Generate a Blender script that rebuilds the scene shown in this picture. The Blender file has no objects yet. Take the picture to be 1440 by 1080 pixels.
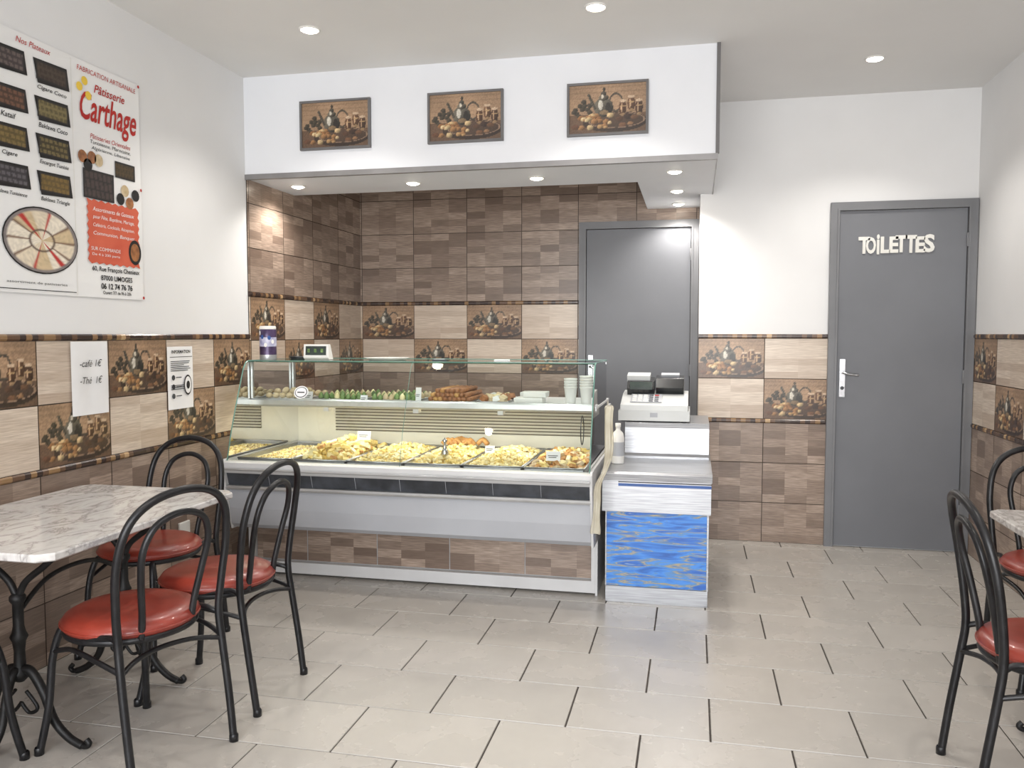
import bpy, math, random
import numpy as np
from mathutils import Matrix, Vector, Euler
random.seed(7); np.random.seed(7)
scn=bpy.context.scene
scn.view_settings.view_transform='Standard'
scn.view_settings.look='None'
scn.view_settings.exposure=0.0

def lin(c):
    o=[]
    for v in c[:3]:
        v=v/255.0
        o.append(v/12.92 if v<=0.04045 else ((v+0.055)/1.055)**2.4)
    return (o[0],o[1],o[2],1.0)

# ---------------------------------------------------------------- materials
def newmat(name):
    m=bpy.data.materials.new(name); m.use_nodes=True
    nt=m.node_tree; b=nt.nodes['Principled BSDF']
    return m,nt,b
def pm(name,c1,c2=None,scale=8,rough=.5,metal=0,bump=0,stretch=(1,1,1),spec=None,coat=0,detail=3,alpha=1):
    m,nt,b=newmat(name); N=nt.nodes; L=nt.links
    if c2 is None: c2=tuple(v*.94 for v in c1)
    tc=N.new('ShaderNodeTexCoord'); mp=N.new('ShaderNodeMapping'); mp.inputs['Scale'].default_value=stretch
    L.new(tc.outputs['Object'],mp.inputs[0])
    no=N.new('ShaderNodeTexNoise'); no.inputs['Scale'].default_value=scale; no.inputs['Detail'].default_value=detail
    L.new(mp.outputs[0],no.inputs['Vector'])
    cr=N.new('ShaderNodeValToRGB'); cr.color_ramp.elements[0].position=.35; cr.color_ramp.elements[1].position=.65
    cr.color_ramp.elements[0].color=lin(c2); cr.color_ramp.elements[1].color=lin(c1)
    L.new(no.outputs['Fac'],cr.inputs[0]); L.new(cr.outputs[0],b.inputs['Base Color'])
    b.inputs['Roughness'].default_value=rough; b.inputs['Metallic'].default_value=metal
    b.inputs['Alpha'].default_value=alpha
    if spec is not None: b.inputs['Specular IOR Level'].default_value=spec
    if coat: b.inputs['Coat Weight'].default_value=coat; b.inputs['Coat Roughness'].default_value=.1
    if bump:
        bp=N.new('ShaderNodeBump'); bp.inputs['Strength'].default_value=bump; bp.inputs['Distance'].default_value=.01
        L.new(no.outputs['Fac'],bp.inputs['Height']); L.new(bp.outputs[0],b.inputs['Normal'])
    return m
def emis(name,c,s):
    m,nt,b=newmat(name)
    b.inputs['Base Color'].default_value=lin(c); b.inputs['Emission Color'].default_value=lin(c); b.inputs['Emission Strength'].default_value=s
    return m
def painted(name,rough=.5,coat=0):
    m,nt,b=newmat(name); a=nt.nodes.new('ShaderNodeAttribute'); a.attribute_name='Col'
    nt.links.new(a.outputs['Color'],b.inputs['Base Color']); b.inputs['Roughness'].default_value=rough
    if coat: b.inputs['Coat Weight'].default_value=coat
    return m
def glassmat(name,tint,fres=1.45):
    m,nt,b=newmat(name); N=nt.nodes; L=nt.links; N.remove(b)
    out=[n for n in N if n.type=='OUTPUT_MATERIAL'][0]
    t=N.new('ShaderNodeBsdfTransparent'); t.inputs[0].default_value=tint
    g=N.new('ShaderNodeBsdfGlossy'); g.inputs['Roughness'].default_value=.02
    f=N.new('ShaderNodeFresnel'); f.inputs[0].default_value=fres
    mx=N.new('ShaderNodeMixShader'); L.new(f.outputs[0],mx.inputs[0]); L.new(t.outputs[0],mx.inputs[1]); L.new(g.outputs[0],mx.inputs[2])
    L.new(mx.outputs[0],out.inputs[0]); return m
def uvwood(name,c1,c2,cells,grain,gc,rough=.35,gamt=.55):
    m,nt,b=newmat(name); N=nt.nodes; L=nt.links
    uv=N.new('ShaderNodeUVMap')
    def vm(op,a,bv):
        n=N.new('ShaderNodeVectorMath'); n.operation=op; L.new(a,n.inputs[0])
        if bv is not None: n.inputs[1].default_value=bv
        return n.outputs[0]
    cell=vm('FLOOR',vm('MULTIPLY',uv.outputs[0],cells),None)
    wn=N.new('ShaderNodeTexWhiteNoise'); wn.noise_dimensions='3D'; L.new(cell,wn.inputs['Vector'])
    mx=N.new('ShaderNodeMix'); mx.data_type='RGBA'; mx.inputs['A'].default_value=lin(c1); mx.inputs['B'].default_value=lin(c2)
    L.new(wn.outputs['Value'],mx.inputs['Factor'])
    gr=N.new('ShaderNodeTexNoise'); gr.inputs['Scale'].default_value=1; gr.inputs['Detail'].default_value=4
    L.new(vm('MULTIPLY',uv.outputs[0],grain),gr.inputs['Vector'])
    cr=N.new('ShaderNodeValToRGB'); cr.color_ramp.elements[0].position=.35; cr.color_ramp.elements[1].position=.62
    cr.color_ramp.elements[0].color=(0,0,0,1); cr.color_ramp.elements[1].color=(gamt,gamt,gamt,1)
    L.new(gr.outputs['Fac'],cr.inputs[0])
    m2=N.new('ShaderNodeMix'); m2.data_type='RGBA'; L.new(cr.outputs[0],m2.inputs['Factor']); L.new(mx.outputs['Result'],m2.inputs['A']); m2.inputs['B'].default_value=lin(gc)
    L.new(m2.outputs['Result'],b.inputs['Base Color']); b.inputs['Roughness'].default_value=rough
    return m

M={}
M['white']=pm('painted_plaster',(226,226,226),(223,223,223),3,.75)
M['ceil']=pm('ceiling_paint',(226,225,223),(223,222,220),2,.85)
M['bulk']=pm('bulkhead_paint',(226,228,232),(223,225,229),3,.6)
M['grout']=pm('grout',(78,68,60),(66,57,50),30,.9)
M['fgrout']=pm('floor_grout',(62,56,51),(52,46,42),30,.95)
M['dark']=uvwood('brown_wood_block_tile',(182,162,146),(118,100,88),(3,5,1),(5,50,1),(104,88,77),.28,.6)
M['light']=uvwood('pale_wood_tile',(216,202,186),(186,168,151),(2,6,1),(4,60,1),(160,142,125),.28)
M['pic']=painted('still_life_tile',.28)
M['paint']=painted('printed_ink',.5)
M['frame']=pm('grey_paint',(116,117,120),(110,111,114),5,.45)
M['door']=pm('grey_door_paint',(112,114,119),(108,110,115),3,.5)
M['gdark']=pm('grey_trim_paint',(104,102,102),None,8,.5)
M['gmid']=pm('grey_metal_angle',(140,138,138),(130,128,128),8,.4,.3)
M['steel']=pm('brushed_steel',(176,177,180),(150,151,154),6,.38,.9,stretch=(1,30,30))
M['steel2']=pm('aluminium_rail',(196,197,198),(180,181,182),5,.35,.7)
M['casegrey']=pm('grey_bumper_plastic',(172,174,179),(167,169,174),4,.45)
M['casewhite']=pm('white_enamel',(208,208,208),(200,200,200),4,.35)
M['slate']=pm('slate_band',(68,71,77),(46,48,52),14,.45)
M['cream']=pm('cream_interior',(216,212,198),(208,204,190),4,.45)
M['vent']=pm('vent_slot_dark',(110,102,86),None,9,.7)
M['glass']=glassmat('clear_glass',(.925,.965,.95,1),1.5)
M['wglass']=glassmat('window_glass',(.98,.98,.98,1))
M['glassedge']=pm('glass_edge_green',(120,160,148),(96,140,128),10,.15)
M['black']=pm('black_powder_coat',(36,36,38),(26,26,28),20,.35,.3)
M['iron']=pm('cast_iron',(38,37,37),(24,24,24),30,.5,.4)
M['red']=pm('red_vinyl',(144,54,40),(120,40,29),9,.35,coat=.3)
M['paper']=pm('white_paper',(238,238,238),None,4,.7)
M['vinyl']=pm('poster_vinyl',(236,236,235),(230,230,229),2,.4)
M['ink']=pm('black_ink',(30,28,28),None,9,.6)
M['redink']=pm('red_ink',(186,40,30),(170,30,24),9,.6)
M['orange']=pm('orange_print',(206,98,72),(196,86,62),9,.6)
M['yellow']=pm('yellow_print',(236,200,70),None,9,.6)
M['bulb']=emis('lamp_glow',(255,242,222),30)
M['tube']=emis('display_tube_glow',(255,240,210),5)
M['chrome']=pm('chrome',(190,191,194),(172,173,176),5,.2,1)
M['sign']=pm('sign_ivory',(224,223,217),(216,214,207),6,.5)
M['regw']=pm('register_plastic',(200,202,201),(192,194,193),4,.45)
M['regb']=pm('register_black',(30,32,34),(22,24,26),8,.25)
M['bag']=pm('clear_plastic_film',(226,220,200),(208,200,178),12,.25,bump=.4,alpha=.5)
M['y1']=pm('golden_pastry',(232,212,142),(212,186,106),40,.6)
M['y2']=pm('pale_pastry',(238,228,184),(226,211,156),40,.6)
M['y3']=pm('baked_pastry',(202,156,92),(172,120,66),40,.55)
M['br']=pm('browned_roll',(170,114,70),(126,80,48),40,.5)
M['bei']=pm('beige_biscuit',(206,188,156),(184,162,124),40,.7)
M['gr']=pm('pistachio_cake',(124,150,88),(84,110,60),50,.6)
M['cup']=pm('white_plastic',(230,229,225),(222,220,215),5,.35)
M['purple']=pm('purple_tin',(88,70,104),(58,46,76),18,.3,.3)
M['lilac']=pm('tin_label',(196,196,214),(140,140,176),30,.35)
M['screen']=pm('dark_screen',(60,70,66),(44,52,50),6,.2)
M['bluep']=pm('blue_strip',(44,84,150),None,6,.3)
M['outdoor']=pm('street_pavement',(150,148,144),(130,128,124),3,.9)

def bluemarble():
    m,nt,b=newmat('blue_marbled_laminate'); N=nt.nodes; L=nt.links
    tc=N.new('ShaderNodeTexCoord'); mp=N.new('ShaderNodeMapping'); mp.inputs['Rotation'].default_value=(0,math.radians(26),0); mp.inputs['Scale'].default_value=(1.1,1,8)
    L.new(tc.outputs['Object'],mp.inputs[0])
    n=N.new('ShaderNodeTexNoise'); n.inputs['Scale'].default_value=4.0; n.inputs['Detail'].default_value=8; n.inputs['Distortion'].default_value=.7
    L.new(mp.outputs[0],n.inputs['Vector'])
    cr=N.new('ShaderNodeValToRGB'); e=cr.color_ramp.elements
    e[0].position=.28; e[0].color=lin((34,76,150)); e[1].position=.42; e[1].color=lin((52,112,196))
    for p,c in ((.49,(74,140,218)),(.53,(96,134,170)),(.548,(176,160,122)),(.566,(96,126,156)),(.60,(56,112,196)),(.66,(42,92,176)),(.72,(140,172,208)),(.76,(50,106,190))):
        x=e.new(p); x.color=lin(c)
    L.new(n.outputs['Fac'],cr.inputs[0]); L.new(cr.outputs[0],b.inputs['Base Color']); b.inputs['Roughness'].default_value=.3
    return m
M['blue']=bluemarble()
def marble():
    m,nt,b=newmat('veined_marble'); N=nt.nodes; L=nt.links
    tc=N.new('ShaderNodeTexCoord')
    n=N.new('ShaderNodeTexNoise'); n.inputs['Scale'].default_value=6.5; n.inputs['Detail'].default_value=10; n.inputs['Roughness'].default_value=.6; n.inputs['Distortion'].default_value=.6
    mp=N.new('ShaderNodeMapping'); mp.inputs['Rotation'].default_value=(0,0,.9); mp.inputs['Scale'].default_value=(1.8,.9,1)
    L.new(tc.outputs['Object'],mp.inputs[0]); L.new(mp.outputs[0],n.inputs['Vector'])
    cr=N.new('ShaderNodeValToRGB'); e=cr.color_ramp.elements
    e[0].position=.3; e[0].color=lin((190,188,186)); e[1].position=.75; e[1].color=lin((210,208,206))
    for p,c in ((.40,(206,204,202)),(.46,(196,193,190)),(.495,(160,156,154)),(.515,(190,187,184)),(.58,(208,206,203))):
        x=e.new(p); x.color=lin(c)
    L.new(n.outputs['Fac'],cr.inputs[0]); L.new(cr.outputs[0],b.inputs['Base Color']); b.inputs['Roughness'].default_value=.15
    return m
M['marble']=marble()
def floormat():
    m,nt,b=newmat('floor_stoneware'); N=nt.nodes; L=nt.links
    a=N.new('ShaderNodeAttribute'); a.attribute_name='Col'
    tc=N.new('ShaderNodeTexCoord'); n=N.new('ShaderNodeTexNoise'); n.inputs['Scale'].default_value=5; n.inputs['Detail'].default_value=7
    L.new(tc.outputs['Object'],n.inputs['Vector'])
    cr=N.new('ShaderNodeValToRGB'); cr.color_ramp.elements[0].position=.3; cr.color_ramp.elements[1].position=.7
    cr.color_ramp.elements[0].color=(.90,.90,.90,1); cr.color_ramp.elements[1].color=(1,1,1,1)
    L.new(n.outputs['Fac'],cr.inputs[0])
    mx=N.new('ShaderNodeMix'); mx.data_type='RGBA'; mx.blend_type='MULTIPLY'; mx.inputs['Factor'].default_value=1
    L.new(a.outputs['Color'],mx.inputs['A']); L.new(cr.outputs[0],mx.inputs['B']); L.new(mx.outputs['Result'],b.inputs['Base Color'])
    rr=N.new('ShaderNodeMapRange'); rr.inputs['To Min'].default_value=.22; rr.inputs['To Max'].default_value=.32; L.new(n.outputs['Fac'],rr.inputs['Value']); L.new(rr.outputs[0],b.inputs['Roughness'])
    return m
M['floor']=floormat()
def trimmat():
    m,nt,b=newmat('mosaic_rope_trim'); N=nt.nodes; L=nt.links
    uv=N.new('ShaderNodeUVMap'); s=N.new('ShaderNodeSeparateXYZ'); L.new(uv.outputs[0],s.inputs[0])
    mu=N.new('ShaderNodeMath'); mu.operation='MULTIPLY'; mu.inputs[1].default_value=34; L.new(s.outputs[0],mu.inputs[0])
    fl=N.new('ShaderNodeMath'); fl.operation='FLOOR'; L.new(mu.outputs[0],fl.inputs[0])
    wn=N.new('ShaderNodeTexWhiteNoise'); wn.noise_dimensions='1D'; L.new(fl.outputs[0],wn.inputs['W'])
    cr=N.new('ShaderNodeValToRGB'); cr.color_ramp.interpolation='CONSTANT'; e=cr.color_ramp.elements
    e[0].position=0; e[0].color=lin((58,44,38)); e[1].position=.35; e[1].color=lin((96,72,54))
    for p,c in ((.65,(136,106,74)),(.82,(76,60,50)),(.93,(176,146,108))):
        x=e.new(p); x.color=lin(c)
    L.new(wn.outputs['Value'],cr.inputs[0]); L.new(cr.outputs[0],b.inputs['Base Color']); b.inputs['Roughness'].default_value=.25
    return m
M['trim']=trimmat()

# ---------------------------------------------------------------- builder
def cr_spline(P,k=8,closed=False):
    P=[Vector(p) for p in P]; n=len(P); out=[]
    rng=n if closed else n-1
    for i in range(rng):
        if closed: p0,p1,p2,p3=P[(i-1)%n],P[i],P[(i+1)%n],P[(i+2)%n]
        else: p0=P[max(i-1,0)];p1=P[i];p2=P[i+1];p3=P[min(i+2,n-1)]
        for j in range(k):
            t=j/k
            out.append(.5*((2*p1)+(p2-p0)*t+(2*p0-5*p1+4*p2-p3)*t*t+(3*p1-p0-3*p2+p3)*t**3))
    if not closed: out.append(P[-1])
    return out
class B:
    def __init__(s): s.V=[];s.F=[];s.Mi=[];s.S=[];s.C=[];s.U=[];s.mats=[];s.xf=Matrix.Identity(4)
    def add(s,vs,fs,mat,smooth=False,cols=None,uvs=None):
        m=M[mat]
        if m not in s.mats: s.mats.append(m)
        mi=s.mats.index(m); o=len(s.V)
        for v in vs: s.V.append(tuple(s.xf@Vector(v)))
        if cols is None: s.C+= [(1,1,1,1)]*len(vs)
        else: s.C+=list(cols)
        for i,f in enumerate(fs):
            s.F.append([o+k for k in f]); s.Mi.append(mi); s.S.append(smooth)
            s.U.append(uvs[i] if uvs else [(0,0)]*len(f))
    def box(s,x0,x1,y0,y1,z0,z1,mat):
        vs=[(x,y,z) for x in(x0,x1) for y in(y0,y1) for z in(z0,z1)]
        s.add(vs,[(0,1,3,2),(4,6,7,5),(0,4,5,1),(2,3,7,6),(0,2,6,4),(1,5,7,3)],mat)
    def tube(s,P,r,mat,n=10,closed=False,k=8,spl=True):
        pts=cr_spline(P,k,closed) if spl else [Vector(p) for p in P]
        N=len(pts); rs=r if callable(r) else (lambda t:r)
        T=[]
        for i in range(N):
            a=pts[(i-1)%N] if (closed or i>0) else pts[i]; b=pts[(i+1)%N] if (closed or i<N-1) else pts[i]
            T.append((b-a).normalized())
        up=Vector((0,0,1)) if abs(T[0].z)<.9 else Vector((1,0,0))
        nr=(up-T[0]*up.dot(T[0])).normalized(); vs=[];fs=[]
        for i in range(N):
            nr=(nr-T[i]*nr.dot(T[i])).normalized(); bn=T[i].cross(nr); rr=rs(i/(N-1))
            for j in range(n):
                a=2*math.pi*j/n; vs.append(pts[i]+(nr*math.cos(a)+bn*math.sin(a))*rr)
        R=N if closed else N-1
        for i in range(R):
            for j in range(n):
                i2=(i+1)%N; fs.append((i*n+j,i*n+(j+1)%n,i2*n+(j+1)%n,i2*n+j))
        if not closed:
            fs.append(tuple(range(n))[::-1]); fs.append(tuple((N-1)*n+j for j in range(n)))
        s.add(vs,fs,mat,True)
    def lathe(s,prof,c,mat,n=24,smooth=True,sx=1,sy=1):
        vs=[];fs=[]
        for r,z in prof:
            for j in range(n):
                a=2*math.pi*j/n; vs.append((c[0]+max(r,1e-4)*math.cos(a)*sx,c[1]+max(r,1e-4)*math.sin(a)*sy,c[2]+z))
        for i in range(len(prof)-1):
            for j in range(n): fs.append((i*n+j,i*n+(j+1)%n,(i+1)*n+(j+1)%n,(i+1)*n+j))
        s.add(vs,fs,mat,smooth)
    def ball(s,c,r,mat,sz=1,n=10):
        s.lathe([(r*math.sin(math.pi*i/6),-r*sz*math.cos(math.pi*i/6)) for i in range(7)],c,mat,n)
    def prism(s,prof,x0,x1,mat):   # profile (y,z) extruded along X
        n=len(prof); vs=[(x0,y,z) for y,z in prof]+[(x1,y,z) for y,z in prof]
        fs=[(i,(i+1)%n,n+(i+1)%n,n+i) for i in range(n)]+[tuple(range(n))[::-1],tuple(range(n,2*n))]
        s.add(vs,fs,mat)
    def chunk(s,c,sz,mat,rnd=True):
        R=Euler((random.uniform(-.5,.5),random.uniform(-.5,.5),random.uniform(0,3.1))).to_matrix() if rnd else Matrix.Identity(3)
        vs=[]
        for x in(-1,1):
            for y in(-1,1):
                for z in(-1,1): vs.append(Vector(c)+R@Vector((x*sz[0]*(.8 if z>0 else 1),y*sz[1]*(.8 if z>0 else 1),z*sz[2])))
        s.add(vs,[(0,1,3,2),(4,6,7,5),(0,4,5,1),(2,3,7,6),(0,2,6,4),(1,5,7,3)],mat)
    def finish(s,name,loc=(0,0,0),rz=0,bevel=0,parent=None,fixn=True):
        me=bpy.data.meshes.new(name); me.from_pydata(s.V,[],s.F)
        for m in s.mats: me.materials.append(m)
        me.polygons.foreach_set('material_index',s.Mi); me.polygons.foreach_set('use_smooth',s.S)
        uv=me.uv_layers.new(name='UVMap'); flat=[]
        for f in s.U:
            for p in f: flat+= [p[0],p[1]]
        uv.data.foreach_set('uv',flat)
        ca=me.color_attributes.new('Col','FLOAT_COLOR','POINT'); ca.data.foreach_set('color',[x for c in s.C for x in c])
        me.update()
        if fixn:
            import bmesh
            bm=bmesh.new(); bm.from_mesh(me); bmesh.ops.recalc_face_normals(bm,faces=bm.faces[:]); bm.to_mesh(me); bm.free()
        ob=bpy.data.objects.new(name,me); scn.collection.objects.link(ob); ob.location=loc; ob.rotation_euler=(0,0,rz)
        if bevel:
            md=ob.modifiers.new('soft_edges','BEVEL'); md.width=bevel; md.segments=2; md.limit_method='ANGLE'; md.angle_limit=math.radians(50)
        if parent: ob.parent=parent
        return ob
def inst(ob,name,loc,rz):
    o=bpy.data.objects.new(name,ob.data); scn.collection.objects.link(o); o.location=loc; o.rotation_euler=(0,0,rz)
    return o
def plane_xf(origin,right,up):
    r=Vector(right); u=Vector(up); n=r.cross(u)
    m=Matrix(((r.x,u.x,n.x,origin[0]),(r.y,u.y,n.y,origin[1]),(r.z,u.z,n.z,origin[2]),(0,0,0,1)))
    return m
def text(b,body,cx,cy,w,mat,z=.002,h=None,bold=0,shear=0,ext=0,align='CENTER',maxh=None,space=1.0):
    cu=bpy.data.curves.new('t','FONT'); cu.body=body; cu.size=1; cu.offset=bold; cu.shear=shear; cu.extrude=ext; cu.align_x=align; cu.resolution_u=3; cu.space_character=space
    o=bpy.data.objects.new('t',cu); scn.collection.objects.link(o)
    dg=bpy.context.evaluated_depsgraph_get(); dg.update()
    me=bpy.data.meshes.new_from_object(o.evaluated_get(dg))
    V=[v.co.copy() for v in me.vertices]; F=[tuple(p.vertices) for p in me.polygons]
    bpy.data.objects.remove(o); bpy.data.curves.remove(cu); bpy.data.meshes.remove(me)
    if not V: return
    x0=min(v.x for v in V);x1=max(v.x for v in V);y0=min(v.y for v in V);y1=max(v.y for v in V)
    sx=w/(x1-x0); sy=sx if h is None else h/(y1-y0)
    if maxh and (y1-y0)*sy>maxh: sy=maxh/(y1-y0)
    b.add([(cx+(v.x-(x0+x1)/2)*sx, cy+(v.y-(y0+y1)/2)*sy, z+v.z) for v in V],F,mat)
def rect(b,x0,x1,y0,y1,z,mat): b.add([(x0,y0,z),(x1,y0,z),(x1,y1,z),(x0,y1,z)],[(0,1,2,3)],mat)
def disc(b,cx,cy,rx,ry,z,mat,n=32): b.add([(cx+rx*math.cos(2*math.pi*i/n),cy+ry*math.sin(2*math.pi*i/n),z) for i in range(n)],[tuple(range(n))],mat)
def grid(b,x0,x1,y0,y1,z,nx,ny,func,mat='paint',u0=0,u1=1,v0=0,v1=1):
    us=np.linspace(u0,u1,nx+1); vs_=np.linspace(v0,v1,ny+1)
    U,V=np.meshgrid(us,vs_); C=func(U,V)
    X=x0+(U-u0)/(u1-u0)*(x1-x0); Y=y0+(V-v0)/(v1-v0)*(y1-y0)
    vs=[(float(X[j,i]),float(Y[j,i]),z) for j in range(ny+1) for i in range(nx+1)]
    cols=[(float(C[j,i,0]),float(C[j,i,1]),float(C[j,i,2]),1) for j in range(ny+1) for i in range(nx+1)]
    w=nx+1
    fs=[(j*w+i,j*w+i+1,(j+1)*w+i+1,(j+1)*w+i) for j in range(ny) for i in range(nx)]
    b.add(vs,fs,mat,False,cols)

# ---------------------------------------------------------------- painted pictures
def lc(c): return np.array(lin(c)[:3])
rs=np.random.RandomState(3)
_r=random.Random(11)
past=[(_r.uniform(.16,.54),_r.uniform(.10,.36),_r.uniform(.028,.05),_r.choice([(206,176,128),(190,152,104),(222,198,152),(168,124,82),(148,104,66),(214,186,140)])) for _ in range(24)]
past.sort(key=lambda p:-p[1])
def still_life(U,V):
    C=np.zeros(U.shape+(3,))
    C[:]=lc((164,134,106))
    C*= (1-.16*(np.sin(V*62)>.6))[...,None]
    C*= (1+.10*np.sin(U*9+V*4))[...,None]
    m=V<.40; C[m]=lc((108,84,66))
    def ell(cx,cy,rx,ry,c,shade=.45):
        d=((U-cx)/rx)**2+((V-cy)/ry)**2; mm=d<1
        f=1.05-shade*np.clip((U-cx)/rx*.6-(V-cy)/ry*.5+.4,0,1)
        C[mm]=(lc(c)*f[...,None])[mm]
    def ring(cx,cy,rx,ry,t,c):
        d=((U-cx)/rx)**2+((V-cy)/ry)**2; mm=(d<1)&(d>(1-t)**2); C[mm]=lc(c)
    ell(.60,.22,.42,.21,(62,48,40),.2); ell(.62,.25,.37,.16,(84,66,54),.3); ring(.62,.25,.37,.16,.06,(146,120,98))
    for x,y in ((.08,.5),(.14,.58),(.1,.42),(.17,.5),(.2,.58),(.24,.5),(.13,.36),(.06,.45),(.27,.44),(.19,.66),(.27,.58)): ell(x,y,.035,.05,(76,68,56),.7)
    ring(.61,.62,.095,.20,.22,(78,70,60))
    ell(.45,.53,.125,.20,(104,98,86),.9); ell(.41,.58,.03,.10,(204,198,184),.2); ell(.51,.50,.035,.13,(46,42,38),.1); ell(.46,.42,.06,.05,(130,108,82),.3)
    ell(.45,.73,.065,.065,(114,106,92),.9); ell(.45,.81,.035,.05,(86,80,70),.8); ell(.455,.90,.018,.045,(64,58,50)); ell(.435,.75,.015,.04,(206,198,180),.1)
    for k in range(7): ell(.335-.013*k,.52+.045*k,.02,.035,(90,84,72),.7)
    for gx,gy,c in((.70,.50,(94,64,46)),(.81,.58,(104,74,54)),(.91,.50,(84,60,46))):
        ell(gx,gy,.05,.16,c,.6); ell(gx,gy+.14,.045,.028,(200,174,146),.2); ell(gx-.015,gy,.009,.10,(204,170,134),.2); ell(gx,gy-.14,.035,.03,(150,122,90),.4); ell(gx,gy+.03,.045,.012,(184,154,112),.2)
    ell(.77,.32,.06,.06,(66,50,42)); ell(.85,.30,.05,.05,(110,80,58)); ell(.66,.28,.05,.05,(92,66,50))
    for x,y,r,c in past: ell(x,y,r,r*1.15,c,.8)
    ell(.70,.15,.05,.045,(120,86,62)); ell(.80,.17,.04,.035,(150,114,82)); ell(.08,.14,.05,.05,(110,76,56))
    C*= (1-.4*((U-.5)**2+(V-.5)**2))[...,None]
    n=rs.rand(*U.shape)*.40+.78; C*=n[...,None]
    return C
def tray_pic(c1,c2,nx=7,ny=3):
    def f(U,V):
        C=np.zeros(U.shape+(3,)); C[:]=lc(c1)
        a=np.abs(((U*nx+V*.8)%1)-.5)<.34; b_=np.abs(((V*ny)%1)-.5)<.34
        C[a&b_]=lc(c2); e=(U<.05)|(U>.95)|(V<.1)|(V>.9); C[e]=lc((34,30,30))
        return C*(rs.rand(*U.shape)*.3+.85)[...,None]
    return f

# ---------------------------------------------------------------- tile walls
def tile_region(b,org,right,a0,a1,z0,z1,off,tw,kind,par0=0,gap=.0045):
    b.xf=plane_xf(org,right,(0,0,1))
    k0=math.floor((a0-off)/tw+1e-6); k=k0
    while off+k*tw<a1-1e-4:
        s0=off+k*tw; s1=s0+tw; c0=max(s0,a0); c1=min(s1,a1)
        if c1-c0>.01:
            u0=(c0-s0)/tw; u1=(c1-s0)/tw
            x0=c0+gap/2;x1=c1-gap/2;y0=z0+gap/2;y1=z1-gap/2
            t='dark'
            if kind=='check': t='pic' if (k+par0)%2==0 else 'light'
            if t=='pic':
                nx=max(6,int(64*(u1-u0)))
                grid(b,x0,x1,y0,y1,.004,nx,40,still_life,'pic',u0,u1)
            else:
                ki=k+50; zi=round(z0*40)
                b.add([(x0,y0,.004),(x1,y0,.004),(x1,y1,.004),(x0,y1,.004)],[(0,1,2,3)],t,uvs=[[(ki+u0,zi),(ki+u1,zi),(ki+u1,zi+1),(ki+u0,zi+1)]])
        k+=1
    b.xf=Matrix.Identity(4)
def trim_strip(name,org,right,a0,a1,z0,z1,proj=.012):
    b=B(); b.xf=plane_xf(org,right,(0,0,1))
    prof=[(z0,0.0),(z0,proj*.6),(z0+(z1-z0)*.25,proj),(z0+(z1-z0)*.75,proj),(z1,proj*.6),(z1,0.0)]
    vs=[(a0,z,d) for z,d in prof]+[(a1,z,d) for z,d in prof]; m=len(prof)
    fs=[(i,i+1,m+i+1,m+i) for i in range(m-1)]; uv=[[(a0,0),(a0,1),(a1,1),(a1,0)]]*len(fs)
    fs+=[tuple(range(m))[::-1],tuple(range(m,2*m))]; uv=uv+[[(a0,0)]*m,[(a1,0)]*m]
    b.add(vs,fs,'trim',uvs=uv); return b.finish(name)

H=2.725; XL=-2.467; XR=1.61; YB=5.33; YA=5.88; YF=-1.3; XA=.03; XS=.10; YS=4.255
std=[(0,.25,'dark'),(.25,.5,'dark'),(.5,.75,'dark'),(.775,1.025,'check'),(1.025,1.275,'check')]
alc=[(.015,.265,'dark'),(.265,.515,'dark'),(.515,.765,'dark'),(.765,1.015,'dark'),(1.015,1.265,'check'),(1.265,1.515,'check'),(1.54,1.79,'dark'),(1.79,2.04,'dark'),(2.04,2.29,'dark'),(2.29,2.54,'dark'),(2.54,2.72,'dark')]
b=B(); b.box(XL-.12,XL,YF-.12,YA+.12,0,H,'white')
b.xf=plane_xf((XL,0,0),(0,1,0),(0,0,1)); rect(b,YF,4.26,0,1.30,.001,'grout'); rect(b,4.26,YA,0,H-.005,.001,'grout'); b.xf=Matrix.Identity(4)
for z0,z1,k in std:
    tile_region(b,(XL,0,0),(0,1,0),YF if k=='dark' else 1.5,4.26,z0,z1,3.10,.4,k,0 if z0>1 else 1)
    if k!='dark': tile_region(b,(XL,0,0),(0,1,0),YF,1.5,z0,z1,3.10,.4,'dark')
for z0,z1,k in alc: tile_region(b,(XL,0,0),(0,1,0),4.26,YA,z0,z1,4.68,.4,k,1 if abs(z0-1.265)<.01 else 0)
b.finish('wall_left',fixn=False)
trim_strip('trim_1',(XL,0,0),(0,1,0),YF,4.26,1.275,1.30); trim_strip('trim_2',(XL,0,0),(0,1,0),YF,4.26,.75,.775)
trim_strip('trim_3',(XL,0,0),(0,1,0),4.26,YA-.004,1.515,1.54)
b=B(); b.box(XL-.12,XA+.12,YA,YA+.12,0,H,'white')
b.xf=plane_xf((0,YA,0),(1,0,0),(0,0,1)); rect(b,XL,XA,0,H-.005,.001,'grout'); b.xf=Matrix.Identity(4)
for z0,z1,k in alc:
    e=-.80 if z0<2.0 else XA
    tile_region(b,(0,YA,0),(1,0,0),XL,e,z0,z1,-2.04,.41,k,1 if abs(z0-1.265)<.01 else 0)
b.finish('wall_alcove_back',fixn=False)
trim_strip('trim_4',(0,YA,0),(1,0,0),XL+.005,-.81,1.515,1.54)
b=B(); b.box(XA,XA+.1,YB+.001,YA-.001,0,H,'white'); b.finish('wall_alcove_side')
b=B(); b.box(XA,XR+.12,YB,YB+.12,0,H,'white')
b.xf=plane_xf((0,YB,0),(1,0,0),(0,0,1)); rect(b,XA,.80,0,1.30,.001,'grout'); b.xf=Matrix.Identity(4)
for z0,z1,k in std: tile_region(b,(0,YB,0),(1,0,0),XA,.80,z0,z1,.03,.40,k,0 if z0>1 else 1)
b.finish('wall_back',fixn=False)
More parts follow.
